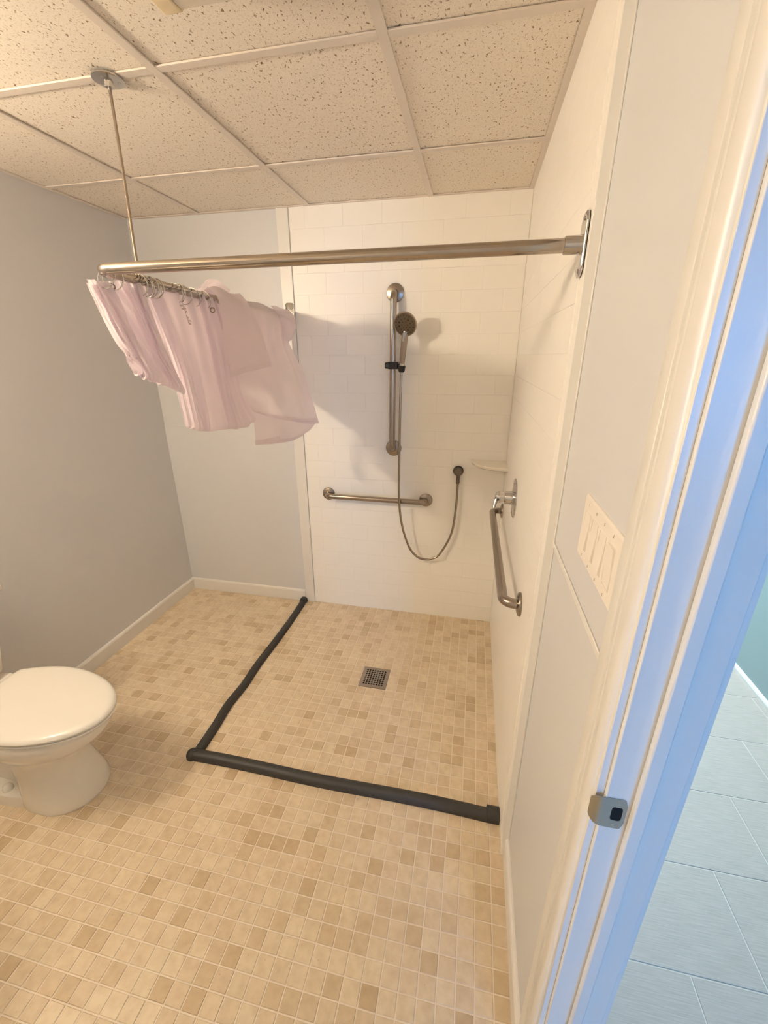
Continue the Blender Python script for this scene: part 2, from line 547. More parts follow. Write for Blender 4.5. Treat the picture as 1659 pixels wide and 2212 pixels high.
for nm, bx in (('wall_angle', (-0.020, 0.0, YN, 0.0)), ('wall_angle', (XL, XL + 0.020, YN, 0.0)),
               ('wall_angle', (XL + 0.02, -0.02, -0.020, 0.0)), ('wall_angle', (XL + 0.02, -0.02, YN, YN + 0.02))):
    obj(nm, MB().box(bx[0], bx[1], bx[2], bx[3], H - 0.003, H + 0.001), MAT['grid'], ce)

# ------------------------------------------------------------------ doorway
JY = -1.900
door = struct(thing('door_1', 'white painted door frame with strike plate, opening to the hall', 'door frame', (0.065, JY, 0)),
              'white painted door frame opening to the tiled hall', 'door frame')
def casing_poly(outer_y, sgn, xf, dirx):
    pr = [(0, 0), (0.009, 0), (0.0115, 0.004), (0.0120, 0.030), (0.0075, 0.0325), (0.0075, 0.0365), (0.0120, 0.039),
          (0.0125, 0.047), (0.0105, 0.049), (0.0105, 0.051), (0.0160, 0.056), (0.0180, 0.078), (0.0150, 0.086), (0.0105, 0.0895), (0.0105, 0.093), (0, 0.093)]
    return [(xf + dirx * p, outer_y + sgn * w) for p, w in pr]
obj('casing', MB().prism(casing_poly(-1.800, -1, XP, -1), 'z', 0.0, 2.13), MAT['trim'], door, bevel=0.0006, seg=1)
obj('casing', MB().prism(casing_poly(-2.782, 1, XP, -1), 'z', 0.0, 2.13), MAT['trim'], door)
obj('casing', MB().prism([(XP - 0.018, 2.047), (XP, 2.047), (XP, 2.138), (XP - 0.010, 2.138)], 'y', -2.689, -1.893), MAT['trim'], door)
obj('casing', MB().prism(casing_poly(-1.800, -1, 0.108, 1), 'z', 0.0, 2.13), MAT['trim'], door)
obj('casing', MB().prism(casing_poly(-2.782, 1, 0.108, 1), 'z', 0.0, 2.13), MAT['trim'], door)
obj('jamb', MB().box(XP, 0.108, JY, DY0, 0.0, 2.042), MAT['trim'], door, bevel=0.0012)
obj('jamb', MB().box(XP, 0.108, DY1, -2.682, 0.0, 2.042), MAT['trim'], door, bevel=0.0012)
obj('jamb', MB().box(XP, 0.108, DY1, DY0, 2.042, DZ), MAT['trim'], door, bevel=0.0012)
obj('door_stop', MB().box(0.0535, 0.0725, JY - 0.011, JY, 0.0, 2.042), MAT['trim'], door, bevel=0.0025)
obj('door_stop', MB().box(0.0535, 0.0725, -2.682, -2.671, 0.0, 2.042), MAT['trim'], door, bevel=0.0025)

# strike plate: curved lip at the room side, latch hole, two screws
sk = thing('strike_plate', 'small metal strike plate with latch hole on the door jamb', 'strike plate', (0.035, JY, 1.0))
z0, z1 = 0.972, 1.029
def plate_with_hole():
    m = MB()
    T = 0.0012; y0 = JY - T
    xa, xb = 0.0185, 0.0495
    hx0, hx1, hz0, hz1 = 0.0300, 0.0455, 0.9865, 1.0145
    n = 24
    out = []; inn = []
    cx, cz = (hx0 + hx1) / 2, (hz0 + hz1) / 2
    for i in range(n):
        a = 2 * PI * i / n
        c, s_ = math.cos(a), math.sin(a)
        k = 1 / max(abs(c), abs(s_))
        ex, ez = c * k, s_ * k
        ox = cx + (ex * (xb - cx) if ex > 0 else ex * (cx - xa))
        oz = cz + (ez * (z1 - cz) if ez > 0 else ez * (cz - z0))
        if ex > 0.85 and abs(ez) > 0.85:
            ox -= 0.003; oz -= 0.002 * (1 if ez > 0 else -1)
        out.append((ox, oz))
        q = 0.82 if abs(abs(c) - abs(s_)) < 0.3 else 0.92
        inn.append((cx + ex * q * (hx1 - hx0) / 2, cz + ez * q * (hz1 - hz0) / 2))
    m.loops([[(x, JY, z) for x, z in out], [(x, y0, z) for x, z in out], [(x, y0, z) for x, z in inn], [(x, JY, z) for x, z in inn]], True, False, False)
    return m
obj('plate', plate_with_hole(), MAT['strike'], sk)
obj('latch_hole_shade', MB().box(0.0295, 0.0460, JY - 0.0004, JY - 0.0001, 0.9860, 1.0150), MAT['hole_shade_nozzle'], sk)  # flat black sheet on the jamb, painted in as the hole's shade
lip = []
for k in range(9):
    a = k / 8 * 1.05
    x = 0.0185 - 0.014 * math.sin(a) / math.sin(1.05)
    y = JY - 0.0012 + 0.010 * (1 - math.cos(a)) / (1 - math.cos(1.05)) * 0.8
    ins = 0.012 * (k / 8) ** 2.2
    lip.append([(x, y, z0 + 0.001 + ins), (x, y, z1 - 0.001 - ins), (x + 0.0006, y + 0.0012, z1 - 0.001 - ins), (x + 0.0006, y + 0.0012, z0 + 0.001 + ins)])
obj('lip', MB().loops(lip), MAT['strike'], sk, smooth=True)
for z in (0.9785, 1.0225):
    obj('screw', MB().lathe((0.038, JY - 0.0012, z), (0, -1, 0), [(0.0036, 0), (0.0032, 0.0006), (0.0012, 0.0009), (0.0, 0.0002)], 14), MAT['strike'], sk, smooth=True)

# ------------------------------------------------------------------ hall beyond the doorway
HX0, HX1, HY0, HY1, HXW, HYW = 0.115, 1.293, -6.0, 1.5, 3.2, -3.4
hf = struct(obj('floor_hall', MB().box(HX0 - 0.007, HXW + 0.1, HY0 - 0.2, HY1 + 0.1, -0.1, -0.002), MAT['hall_grout']),
            'hall floor of long pale grey tiles beyond the doorway', 'floor')
HT, HL = 0.293, 0.60
rows = []
yb = -0.980
for k in range(-9, 9):
    y1 = yb - k * HT; y0 = y1 - HT
    if y0 < -2.6 or y0 > HY1: continue
    y1 = min(y1, HY1)
    jx = 0.875 - 0.19 * k
    a = jx - math.ceil((jx - HX0) / HL) * HL
    while a < HX1:
        x0, x1 = max(a, HX0), min(a + HL, HX1 - 0.002)
        if x1 - x0 > 0.02:
            v, f = tile_geo(x0 + 0.0018, x1 - 0.0018, y0 + 0.0018, y1 - 0.0018, -0.004, 0.0, 0.0012)
            obj('hall_tile', MB().add(v, f), MAT['hall_tile'], hf)
        a += HL
struct(obj('wall_hall_right', MB().box(HX1, HX1 + 0.1, HYW, HY1 + 0.1, -0.05, H + 0.1).box(HX1 + 0.1, HXW, HYW, HYW + 0.1, -0.05, H + 0.1).box(HXW, HXW + 0.1, HY0 - 0.1, HYW + 0.1, -0.05, H + 0.1), MAT['hall_wall']),
       'teal painted hall wall opposite the doorway', 'wall')
struct(obj('wall_hall_back', MB().box(0.108, HX1, HY1, HY1 + 0.1, -0.05, H + 0.1), MAT['hall_wall']), 'teal painted wall at the far end of the hall', 'wall')
wm = MB()
WX0, WX1, WZ0, WZ1 = 1.0, 2.10, 0.85, 2.15
wm.box(0.108, WX0, HY0 - 0.1, HY0, -0.05, H + 0.1); wm.box(WX1, HXW, HY0 - 0.1, HY0, -0.05, H + 0.1)
wm.box(WX0, WX1, HY0 - 0.1, HY0, -0.05, WZ0); wm.box(WX0, WX1, HY0 - 0.1, HY0, WZ1, H + 0.1)
struct(obj('wall_hall_front', wm, MAT['hall_wall']), 'teal painted hall wall holding the daylight window', 'wall')
struct(obj('wall_hall_left', MB().box(0.108, 0.112, -0.0 + 0.1, HY1, -0.05, H + 0.1).box(XP, 0.112, HY0 - 0.1, YN - 0.1, -0.05, H + 0.1), MAT['hall_wall']),
       'hall wall continuing past the bathroom', 'wall')
win = struct(thing('window_1', 'white hall window letting blue daylight in', 'window', (1.55, HY0, WZ0)), 'white hall window letting blue daylight in', 'window')
for bx in ((WX0 - 0.05, WX0, WZ0 - 0.05, WZ1 + 0.05), (WX1, WX1 + 0.05, WZ0 - 0.05, WZ1 + 0.05), (WX0, WX1, WZ0 - 0.05, WZ0), (WX0, WX1, WZ1, WZ1 + 0.05)):
    obj('window_frame', MB().box(bx[0], bx[1], HY0, HY0 + 0.015, bx[2], bx[3]), MAT['trim'], win)
m = MB()
m.loops([[(HX1 - a, y, b) for a, b in base_profile(0.03, 0.016)] for y in (HY1, HYW)])
struct(obj('baseboard_hall', m, MAT['trim']), 'low white skirting strip along the teal hall wall', 'baseboard')
hl = thing('hall_ceiling_light', 'lit round dome light on the hall ceiling', 'ceiling light', (0.72, 0.35, H + 0.03))
obj('base', MB().lathe((0.72, 0.35, H + 0.03), (0, 0, -1), [(0.15, 0), (0.15, 0.02), (0.14, 0.03)], 32), MAT['trim'], hl, smooth=True)
obj('dome', MB().lathe((0.72, 0.35, H), (0, 0, -1), [(0.135, 0), (0.13, 0.03), (0.10, 0.06), (0.05, 0.078), (0.0, 0.082)], 32), MAT['hall_bulb'], hl, smooth=True)

# ------------------------------------------------------------------ toilet
TY = -1.458
toi = thing('toilet', 'white floor-standing toilet with closed lid against the left wall', 'toilet', (-1.75, TY, 0))
def egg(xf, xb, b, n=40, xc=None, pw=2.0):
    # closed outline: rounded front at xf, blunter back at xb, half width b
    xc = xb + 0.55 * (xf - xb) if xc is None else xc
    pts = []
    for i in range(n):
        a = 2 * PI * i / n
        c, s_ = math.cos(a), math.sin(a)
        if c >= 0:
            pts.append((xc + (xf - xc) * c, TY + b * s_))
        else:
            e = 2 / 3.2
            pts.append((xc - (xc - xb) * abs(c) ** e, TY + b * math.copysign(abs(s_) ** e, s_)))
    return pts
secs = [(0.0, -1.520, -1.80, .122), (0.012, -1.517, -1.80, .124), (0.05, -1.528, -1.80, .118), (0.11, -1.550, -1.805, .107),
        (0.17, -1.560, -1.82, .101), (0.21, -1.555, -1.85, .104), (0.245, -1.528, -1.88, .121), (0.285, -1.475, -1.90, .146),
        (0.325, -1.428, -1.92, .164), (0.355, -1.408, -1.93, .171), (0.378, -1.402, -1.93, .173), (0.390, -1.410, -1.93, .168)]
obj('bowl', MB().loops([[(x, y, z) for x, y in egg(f, b, w, 40, b + (0.45 if z > 0.24 else 0.5) * (f - b))] for z, f, b, w in secs]), MAT['porcelain'], toi, smooth=True)
obj('foot', MB().loops([[(x, y, z) for x, y in egg(-1.60 - i, -2.06 + i, .121 - i, 40, -1.85)] for z, i in ((0, 0), (0.038, 0.001), (0.047, 0.004), (0.052, 0.012))]), MAT['porcelain'], toi, smooth=True)
trap = [(0.045, -1.72, -2.04, .062), (0.12, -1.72, -2.03, .060), (0.22, -1.74, -2.03, .075), (0.30, -1.74, -2.06, .105), (0.385, -1.74, -2.10, .130)]
obj('trapway', MB().loops([[(x, y, z) for x, y in egg(f, b, w, 32)] for z, f, b, w in trap]), MAT['porcelain'], toi, smooth=True)
for s_ in (-1, 1):
    obj('bolt_cap', MB().lathe((-1.833, TY + s_ * 0.092, 0.050), (0, 0, 1), [(0.017, 0), (0.017, 0.010), (0.014, 0.019), (0.008, 0.024), (0.0, 0.025)], 20), MAT['seat_plastic'], toi, smooth=True)
def lid_outline(ins, n=30):
    xc, a, b, xb, hb = -1.700, 0.322 - ins, 0.177 - ins, -1.905 + ins, 0.134 - ins
    pts = []
    for i in range(n + 1):
        t = -PI / 2 + PI * i / n
        pts.append((xc + a * math.cos(t), TY + b * math.sin(t)))
    side = []
    for i in range(1, 11):
        k = i / 10
        x = xc + (xb + 0.022 - xc) * k
        side.append((x, b - (b - hb) * k ** 1.9))
    for i in range(1, 6):
        t = i / 5 * PI / 2
        side.append((xb + 0.022 - 0.022 * math.sin(t), hb - 0.022 + 0.022 * math.cos(t)))
    pts += [(x, TY + y) for x, y in side]
    pts += [(x, TY - y) for x, y in reversed(side)]
    return pts
def lid_stack(levels):
    return MB().loops([[(x, y, z) for x, y in lid_outline(i)] for z, i in levels])
obj('seat', lid_stack([(0.3945, 0.016), (0.3955, 0.006), (0.400, 0.003), (0.405, 0.004), (0.4070, 0.014)]), MAT['seat_plastic'], toi, smooth=True)
lid = obj('lid', lid_stack([(0.4105, 0.014), (0.4115, 0.002), (0.418, 0.0), (0.425, 0.003), (0.430, 0.011), (0.4325, 0.024), (0.4345, 0.060), (0.4355, 0.085)]), MAT['seat_plastic'], toi, smooth=True)
for s_ in (-1, 1):
    obj('hinge', MB().tube([(-1.918, TY + s_ * 0.075 - 0.022, 0.413), (-1.918, TY + s_ * 0.075 + 0.022, 0.413)], 0.012, 14), MAT['seat_plastic'], toi, smooth=True)
    obj('bumper', MB().lathe((-1.55, TY + s_ * 0.14, 0.3885), (0, 0, 1), [(0.010, 0), (0.010, 0.0072)], 12), MAT['seat_plastic'], toi)
obj('tank', MB().loops([[(x, y, z) for x, y in ((-2.118, TY - w), (d, TY - w), (d, TY + w), (-2.118, TY + w))] for z, d, w in ((0.388, -1.995, .130), (0.46, -1.988, .138), (0.74, -1.955, .185))]), MAT['porcelain'], toi, bevel=0.022, seg=4)
obj('tank_lid', MB().box(-2.12, -1.945, TY - 0.195, TY + 0.195, 0.741, 0.775), MAT['porcelain'], toi, bevel=0.012, seg=3)
hd = obj('flush_lever', MB().tube([(-1.957, TY - 0.12, 0.69), (-1.935, TY - 0.12, 0.69), (-1.932, TY - 0.10, 0.689), (-1.932, TY - 0.05, 0.685)], 0.006, 10), MAT['chrome'], toi, smooth=True)

# ------------------------------------------------------------------ shower threshold dams
def dam(path, w, h):
    P = [Vector(p) for p in path]; rings = []
    for i, p in enumerate(P):
        t = (P[min(i + 1, len(P) - 1)] - P[max(i - 1, 0)]).normalized()
        n = Vector((-t.y, t.x, 0))
        ring = []
        for a, b in ((-1, 0), (-1, 0.3), (-0.82, 0.72), (-0.45, 0.96), (0, 1.0), (0.45, 0.96), (0.82, 0.72), (1, 0.3), (1, 0)):
            ring.append(p + n * (a * w / 2) + Vector((0, 0, b * h)))
        rings.append(ring)
    return MB().loops(rings)
side_path = []
for i in range(49):
    k = i / 48
    y = -0.030 + k * (-1.226 + 0.030)
    x = -1.256 + 0.006 * math.sin(k * 7.3) + 0.007 * math.exp(-((k - 0.66) / 0.06) ** 2) - 0.006 * math.exp(-((k - 0.80) / 0.05) ** 2)
    side_path.append((x, y, 0))
d1 = thing('shower_dam', 'dark grey rubber threshold strip running from the back wall across the floor', 'threshold strip', (-1.256, -0.6, 0), 'rubber strips around the shower floor')
obj('strip', dam(side_path, 0.040, 0.026), MAT['rubber'], d1, smooth=True)
obj('end_cap', dam([(-1.2565, -0.012, 0), (-1.2565, -0.040, 0)], 0.050, 0.034), MAT['rubber'], d1, bevel=0.002)
front_path = []
for i in range(49):
    k = i / 48
    front_path.append((-1.262 + k * 1.222, -1.247 + 0.004 * math.sin(k * 9 + 0.5) + 0.004 * math.sin(k * 3.1), 0))
d2 = thing('shower_dam', 'dark grey rubber threshold strip running to the right shower wall', 'threshold strip', (-0.63, -1.245, 0), 'rubber strips around the shower floor')
obj('strip', dam(front_path, 0.046, 0.030), MAT['rubber'], d2, smooth=True)
obj('end_cap', dam([(-0.046, -1.243, 0), (-0.001, -1.243, 0)], 0.056, 0.038), MAT['rubber'], d2, bevel=0.002)
obj('end_cap', MB().lathe((-1.264, -1.246, 0), (0, 0, 1), [(0.026, 0), (0.026, 0.012), (0.021, 0.024), (0.012, 0.031), (0, 0.0325)], 24), MAT['rubber'], d2, smooth=True)

# ------------------------------------------------------------------ floor drain
dr = thing('floor_drain', 'square steel floor drain grate with round holes in the shower floor', 'drain', (DRX, DRY, 0))
DW, DD = 0.0715, 0.0730
NH = 8
HA, HB = 0.055, 0.0565            # half size of the hole field
m = MB()
cw, ch = 2 * HA / NH, 2 * HB / NH
ZT, ZB = 0.0015, -0.001
for i in range(NH):
    for j in range(NH):
        cx = DRX - HA + cw * (i + 0.5); cy = DRY - HB + ch * (j + 0.5)
        sq = []; ho = []
        for q in range(8):
            a = 2 * PI * q / 8
            c, s_ = math.cos(a), math.sin(a); k = 1 / max(abs(c), abs(s_))
            sq.append((cx + c * k * cw / 2, cy + s_ * k * ch / 2)); ho.append((cx + c * cw * 0.36, cy + s_ * ch * 0.36))
        m.loops([[(x, y, ZT) for x, y in sq], [(x, y, ZT) for x, y in ho], [(x, y, ZB) for x, y in ho]], True, False, False)
obj('grate', m, MAT['nickel'], dr)
fr = MB()
o4 = lambda a, b, z: [(DRX - a, DRY - b, z), (DRX + a, DRY - b, z), (DRX + a, DRY + b, z), (DRX - a, DRY + b, z)]
fr.loops([o4(DW, DD, -0.003), o4(DW, DD, 0.001), o4(DW - 0.001, DD - 0.001, ZT), o4(HA, HB, ZT)], True, False, False)
obj('frame', fr, MAT['nickel'], dr)
obj('grate_hole_shade', MB().box(DRX - HA, DRX + HA, DRY - HB, DRY + HB, -0.0021, -0.0015), MAT['hole_shade_nozzle'], dr)  # thin black sheet under the grate in place of real shaded depth

# ------------------------------------------------------------------ grab bars
def fillet(pts, R, n=8):
    P = [Vector(p) for p in pts]; out = [P[0]]
    for i in range(1, len(P) - 1):
        a = (P[i - 1] - P[i]).normalized(); b = (P[i + 1] - P[i]).normalized()
        ang = a.angle(b); t = R / math.tan(ang / 2)
        s_, e = P[i] + a * t, P[i] + b * t
        c = P[i] + (a + b).normalized() * (R / math.sin(ang / 2))
        for k in range(n + 1):
            q = k / n
            v = (s_ - c).lerp(e - c, q).normalized() * R
            out.append(c + v)
    out.append(P[-1])
    return out
def grab_bar(label, p0, p1, nrm, so, r, fr_, mat=None):
    mat = mat or MAT['nickel']
    p0, p1, nrm = Vector(p0), Vector(p1), Vector(nrm)
    t = thing('grab_bar', label, 'grab bar', tuple((p0 + p1) / 2), 'steel grab bars in the shower')
    path = fillet([p0, p0 + nrm * so, p1 + nrm * so, p1], so * 0.72, 10)
    obj('bar', MB().tube(path, r, 24), mat, t, smooth=True)
    for p in (p0, p1):
        obj('flange', MB().lathe(p, nrm, [(fr_, 0), (fr_, 0.004), (fr_ * 0.94, 0.008), (fr_ * 0.62, 0.0125), (r * 1.02, 0.014)], 36), mat, t, smooth=True)
    return t
grab_bar('tall vertical steel grab bar holding the hand shower', (-0.627, -0.0052, 1.896), (-0.632, -0.0052, 1.098), (0, -1, 0), 0.052, 0.0168, 0.0455)
grab_bar('short horizontal steel grab bar low on the back shower wall', (-1.040, -0.0052, 0.796), (-0.436, -0.0052, 0.794), (0, -1, 0), 0.052, 0.0160, 0.040)
grab_bar('long steel grab bar on the right shower wall below the mixer', (0.0002, -0.085, 0.785), (0.0002, -1.105, 0.828), (-1, 0, 0), 0.055, 0.0170, 0.040)

# ------------------------------------------------------------------ hand shower, slide holder, hose, outlet
hh = thing('shower_holder', 'black plastic slide clamp on the vertical grab bar', 'shower holder', (-0.63, -0.057, 1.548))
obj('clamp', MB().box(-0.655, -0.598, -0.084, -0.033, 1.530, 1.566), MAT['black'], hh, bevel=0.006, seg=3)
obj('lever', MB().box(-0.667, -0.650, -0.088, -0.045, 1.532, 1.564), MAT['black'], hh, bevel=0.006, seg=3)
obj('lever_mark', MB().lathe((-0.652, -0.0875, 1.548), (0, -1, 0), [(0.011, 0), (0.0105, 0.0014), (0, 0.0016)], 20), MAT['dark_grey'], hh, smooth=True)
obj('arm', MB().tube([(-0.602, -0.062, 1.546), (-0.588, -0.078, 1.542)], [0.012, 0.012], 14), MAT['black'], hh, smooth=True)
obj('cup', MB().lathe((-0.5775, -0.090, 1.516), (0.08, -0.10, 1), [(0.0130, 0), (0.0165, 0.006), (0.0195, 0.032), (0.0165, 0.033), (0.012, 0.004)], 24), MAT['black'], hh, smooth=True)

HC = Vector((-0.553, -0.135, 1.742)); HN = Vector((-0.16, -0.90, -0.40)).normalized()
hs = thing('hand_shower', 'brushed nickel hand shower with round spray head', 'hand shower', (-0.5775, -0.092, 1.53))
R0 = 0.0590
obj('head', MB().lathe(HC, HN, [(0.012, -0.036), (0.032, -0.031), (0.050, -0.018), (0.058, -0.004), (R0, 0.004), (R0 * 0.97, 0.008), (R0 * 0.92, 0.0085)], 44), MAT['nickel'], hs, smooth=True)
fp = obj('spray_face', MB().lathe(HC, HN, [(R0 * 0.92, 0.0078), (R0 * 0.90, 0.0105), (R0 * 0.5, 0.0118), (0, 0.012)], 44), MAT['nickel_dark'], hs, smooth=True)
e1 = HN.cross(Vector((0, 0, 1))).normalized(); e2 = HN.cross(e1)
nz = MB()
def dot(rr, th, ra, rb):
    c = HC + (e1 * math.cos(th) + e2 * math.sin(th)) * rr + HN * 0.0112
    rad = e1 * math.cos(th) + e2 * math.sin(th); tan = -e1 * math.sin(th) + e2 * math.cos(th)
    rings = [[c + rad * ra * math.cos(2 * PI * j / 8) + tan * rb * math.sin(2 * PI * j / 8) + HN * h for j in range(8)] for h in (-0.002, 0.0016)]
    nz.loops(rings, True, False, True)
for k in range(20):
    dot(0.045, 2 * PI * k / 20, 0.0052 if k % 2 else 0.0022, 0.0013)
for k in range(10):
    dot(0.029, 2 * PI * (k + 0.3) / 10, 0.0045 if k % 3 == 0 else 0.003, 0.0042 if k % 3 == 0 else 0.0022)
for k in range(6):
    dot(0.0145, 2 * PI * k / 6, 0.003, 0.0018)
nzo = obj('nozzles', nz, MAT['hole_shade_nozzle'], hs)
nzo['kind'] = 'stuff'
hb = HC - HN * 0.012 + Vector((-0.004, 0.004, -0.045))
cup_top = Vector((-0.5758, -0.0935, 1.548))
path = [hb + Vector((0.002, 0.004, 0.03)), hb, hb.lerp(cup_top, 0.2), hb.lerp(cup_top, 0.5), hb.lerp(cup_top, 0.8), cup_top, cup_top + Vector((-0.002, 0.003, -0.028))]
obj('handle', MB().tube(path, [0.013, 0.0155, 0.0158, 0.0152, 0.0140, 0.0125, 0.0112], 22), MAT['nickel'], hs, smooth=True)
obj('spray_button', MB().tube([hb + Vector((-0.004, -0.0155, 0.004)), hb.lerp(cup_top, 0.25) + Vector((-0.004, -0.0165, 0.0))], [0.005, 0.004], 10), MAT['chrome'], hs, smooth=True)
obj('collar', MB().tube([cup_top + Vector((0.001, -0.001, 0.012)), cup_top], [0.0142, 0.0140], 22), MAT['chrome'], hs, smooth=True)

def catmull(P, n):
    P = [Vector(p) for p in P]; out = []
    Q = [P[0] * 2 - P[1]] + P + [P[-1] * 2 - P[-2]]
    for i in range(1, len(Q) - 2):
        for k in range(n):
            t = k / n
            a, b, c, d = Q[i - 1], Q[i], Q[i + 1], Q[i + 2]
            out.append(0.5 * ((2 * b) + (c - a) * t + (2 * a - 5 * b + 4 * c - d) * t * t + (3 * b - a - 3 * c + d) * t ** 3))
    out.append(P[-1])
    return out
ho = thing('shower_hose', 'thin grey metal shower hose hanging in a loop to the wall outlet', 'hose', (-0.43, -0.05, 0.43))
hp = [(-0.578, -0.090, 1.517), (-0.582, -0.092, 1.30), (-0.584, -0.093, 1.05), (-0.583, -0.091, 0.82), (-0.565, -0.084, 0.655), (-0.523, -0.070, 0.510),
      (-0.475, -0.060, 0.445), (-0.432, -0.050, 0.425), (-0.382, -0.048, 0.433), (-0.335, -0.045, 0.470), (-0.276, -0.040, 0.600), (-0.258, -0.036, 0.75), (-0.255, -0.034, 0.90), (-0.256, -0.032, 0.935)]
obj('tube', MB().tube(catmull(hp, 10), 0.0066, 14), MAT['nickel'], ho, smooth=True)
obj('nut', MB().lathe((-0.256, -0.032, 0.912), (0, 0, 1), [(0.0085, 0), (0.0105, 0.006), (0.0105, 0.036)], 18), MAT['nickel_dark'], ho, smooth=True)
ou = thing('water_outlet', 'round dark wall outlet feeding the shower hose', 'wall outlet', (-0.257, -0.005, 0.982))
obj('flange', MB().lathe((-0.257, -0.0052, 0.982), (0, -1, 0), [(0.029, 0), (0.029, 0.010), (0.027, 0.014)], 30), MAT['black'], ou, smooth=True)
obj('cap', MB().lathe((-0.257, -0.0192, 0.982), (0, -1, 0), [(0.025, 0), (0.0245, 0.020), (0.020, 0.024), (0, 0.0245)], 30), MAT['nickel_dark'], ou, smooth=True)
obj('neck', MB().tube([(-0.256, -0.032, 0.970), (-0.256, -0.032, 0.945)], 0.010, 18), MAT['nickel_dark'], ou, smooth=True)

# ------------------------------------------------------------------ corner shelf
sh = MB()
def shelf_ring(rx, ry, z):
    pts = [(0.0, -0.005)]
    n = 18
    for i in range(n + 1):
        a = PI / 2 * i / n
        pts.append((-rx * math.cos(a) ** 0.8, -0.005 - ry * math.sin(a) ** 0.9))
    return [(x, y, z) for x, y in pts]
sh.loops([shelf_ring(0.170, 0.150, 1.026), shelf_ring(0.186, 0.172, 1.036), shelf_ring(0.190, 0.176, 1.046), shelf_ring(0.187, 0.172, 1.050)])
tag(obj('corner_shelf', sh, MAT['shelf'], smooth=True), 'small cream quarter-round shelf in the shower corner', 'shelf')

# ------------------------------------------------------------------ mixer valve
va = thing('shower_valve', 'chrome shower mixer with round wall plate above the long grab bar', 'shower valve', (0, -0.608, 1.033))
obj('wall_plate', MB().lathe((0, -0.608, 1.033), (-1, 0, 0), [(0.083, 0), (0.083, 0.003), (0.080, 0.006), (0.045, 0.0095), (0.034, 0.012)], 44), MAT['chrome'], va, smooth=True)
obj('sleeve', MB().lathe((-0.010, -0.608, 1.033), (-1, 0, 0), [(0.0290, 0), (0.0290, 0.010), (0.0275, 0.012), (0.0275, 0.030), (0.026, 0.032)], 30), MAT['chrome'], va, smooth=True)
hk = obj('handle', MB().lathe((-0.040, -0.608, 1.035), (-1, 0, 0), [(0.0215, 0), (0.0215, 0.010), (0.024, 0.014), (0.0245, 0.026), (0.020, 0.036), (0.010, 0.041), (0, 0.042)], 30), MAT['chrome'], va, smooth=True)
obj('lever', MB().tube([(-0.072, -0.612, 1.030), (-0.079, -0.620, 1.010), (-0.083, -0.630, 0.992)], [0.010, 0.008, 0.005], 14), MAT['chrome'], va, smooth=True)
obj('index_hole', MB().lathe((-0.069, -0.6305, 1.030), (-0.3, -0.95, 0), [(0.005, 0), (0.005, 0.0015)], 14), MAT['black'], va)
for s_ in (-1, 1):
    obj('screw', MB().lathe((-0.004, -0.608, 1.033 + s_ * 0.063), (-1, 0, 0), [(0.004, 0), (0.004, 0.0045), (0.002, 0.0055)], 12), MAT['chrome'], va, smooth=True)

# ------------------------------------------------------------------ curtain rod with ceiling support
RC = Vector((-1.168, -1.310, 1.806)); RE = Vector((-1.203, -0.010, 1.792)); RS = Vector((-0.012, -1.310, 1.806))
rod = thing('curtain_rod', 'polished L-shaped shower curtain rod hung from the ceiling', 'curtain rod', tuple(RC))
obj('tube', MB().tube(fillet([RS, RC, RE], 0.040, 10), 0.0136, 24), MAT['rod_steel'], rod, smooth=True)
def rounded_plate(c, n, wdir, w, h, r, t):
    c, n, wdir = Vector(c), Vector(n), Vector(wdir)
    z = Vector((0, 0, 1)); pts = []
    for sx, sz, a0 in ((1, 1, 0), (-1, 1, 1), (-1, -1, 2), (1, -1, 3)):
        for k in range(7):
            a = PI / 2 * (a0 + k / 6)
            pts.append((sx * (w / 2 - r) + r * math.cos(a), sz * (h / 2 - r) + r * math.sin(a)))
    rings = []
    for d, s_ in ((0, 1.0), (t * 0.6, 1.0), (t, 0.95)):
        rings.append([c + n * d + wdir * (a * s_) + z * (b * s_) for a, b in pts])
    return MB().loops(rings)
fl1 = obj('wall_flange', rounded_plate((0.0, -1.306, 1.806), (-1, 0, 0), (0, 1, 0), 0.052, 0.118, 0.020, 0.004), MAT['chrome'], rod, smooth=True)
obj('collar', MB().lathe((-0.004, -1.310, 1.806), (-1, 0, 0), [(0.0185, 0), (0.0172, 0.004), (0.0172, 0.032), (0.0160, 0.034)], 28), MAT['chrome'], fl1, smooth=True)
for s_ in (-1, 1):
    obj('screw', MB().lathe((-0.004, -1.306, 1.806 + s_ * 0.047), (-1, 0, 0), [(0.0042, 0), (0.004, 0.0015), (0, 0.002)], 12), MAT['chrome'], fl1, smooth=True)
fl2 = obj('wall_flange', rounded_plate((-1.207, -0.010, 1.805), (0, -1, 0), (1, 0, 0), 0.050, 0.118, 0.014, 0.004), MAT['chrome'], rod, smooth=True)
obj('collar', MB().lathe((-1.203, -0.014, 1.792), (0.02, -1, 0.01), [(0.0185, 0), (0.0172, 0.004), (0.0172, 0.032), (0.0160, 0.034)], 28), MAT['chrome'], fl2, smooth=True)
CT = Vector((-1.216, -1.080, H - 0.004)); CB = Vector((-1.1722, -1.155, 1.806))
obj('support_rod', MB().tube(catmull([CT + Vector((0, 0, -0.012)), CT.lerp(CB, 0.35) + Vector((-0.002, 0.004, 0)), CT.lerp(CB, 0.7) + Vector((-0.001, 0.002, 0)), CB], 10), 0.0042, 12), MAT['rod_steel'], rod, smooth=True)
cf = obj('ceiling_flange', MB().lathe(CT, (0, 0, -1), [(0.040, 0), (0.040, 0.003), (0.037, 0.005), (0.012, 0.0065), (0.010, 0.018), (0.0045, 0.019)], 36), MAT['chrome'], rod, smooth=True)
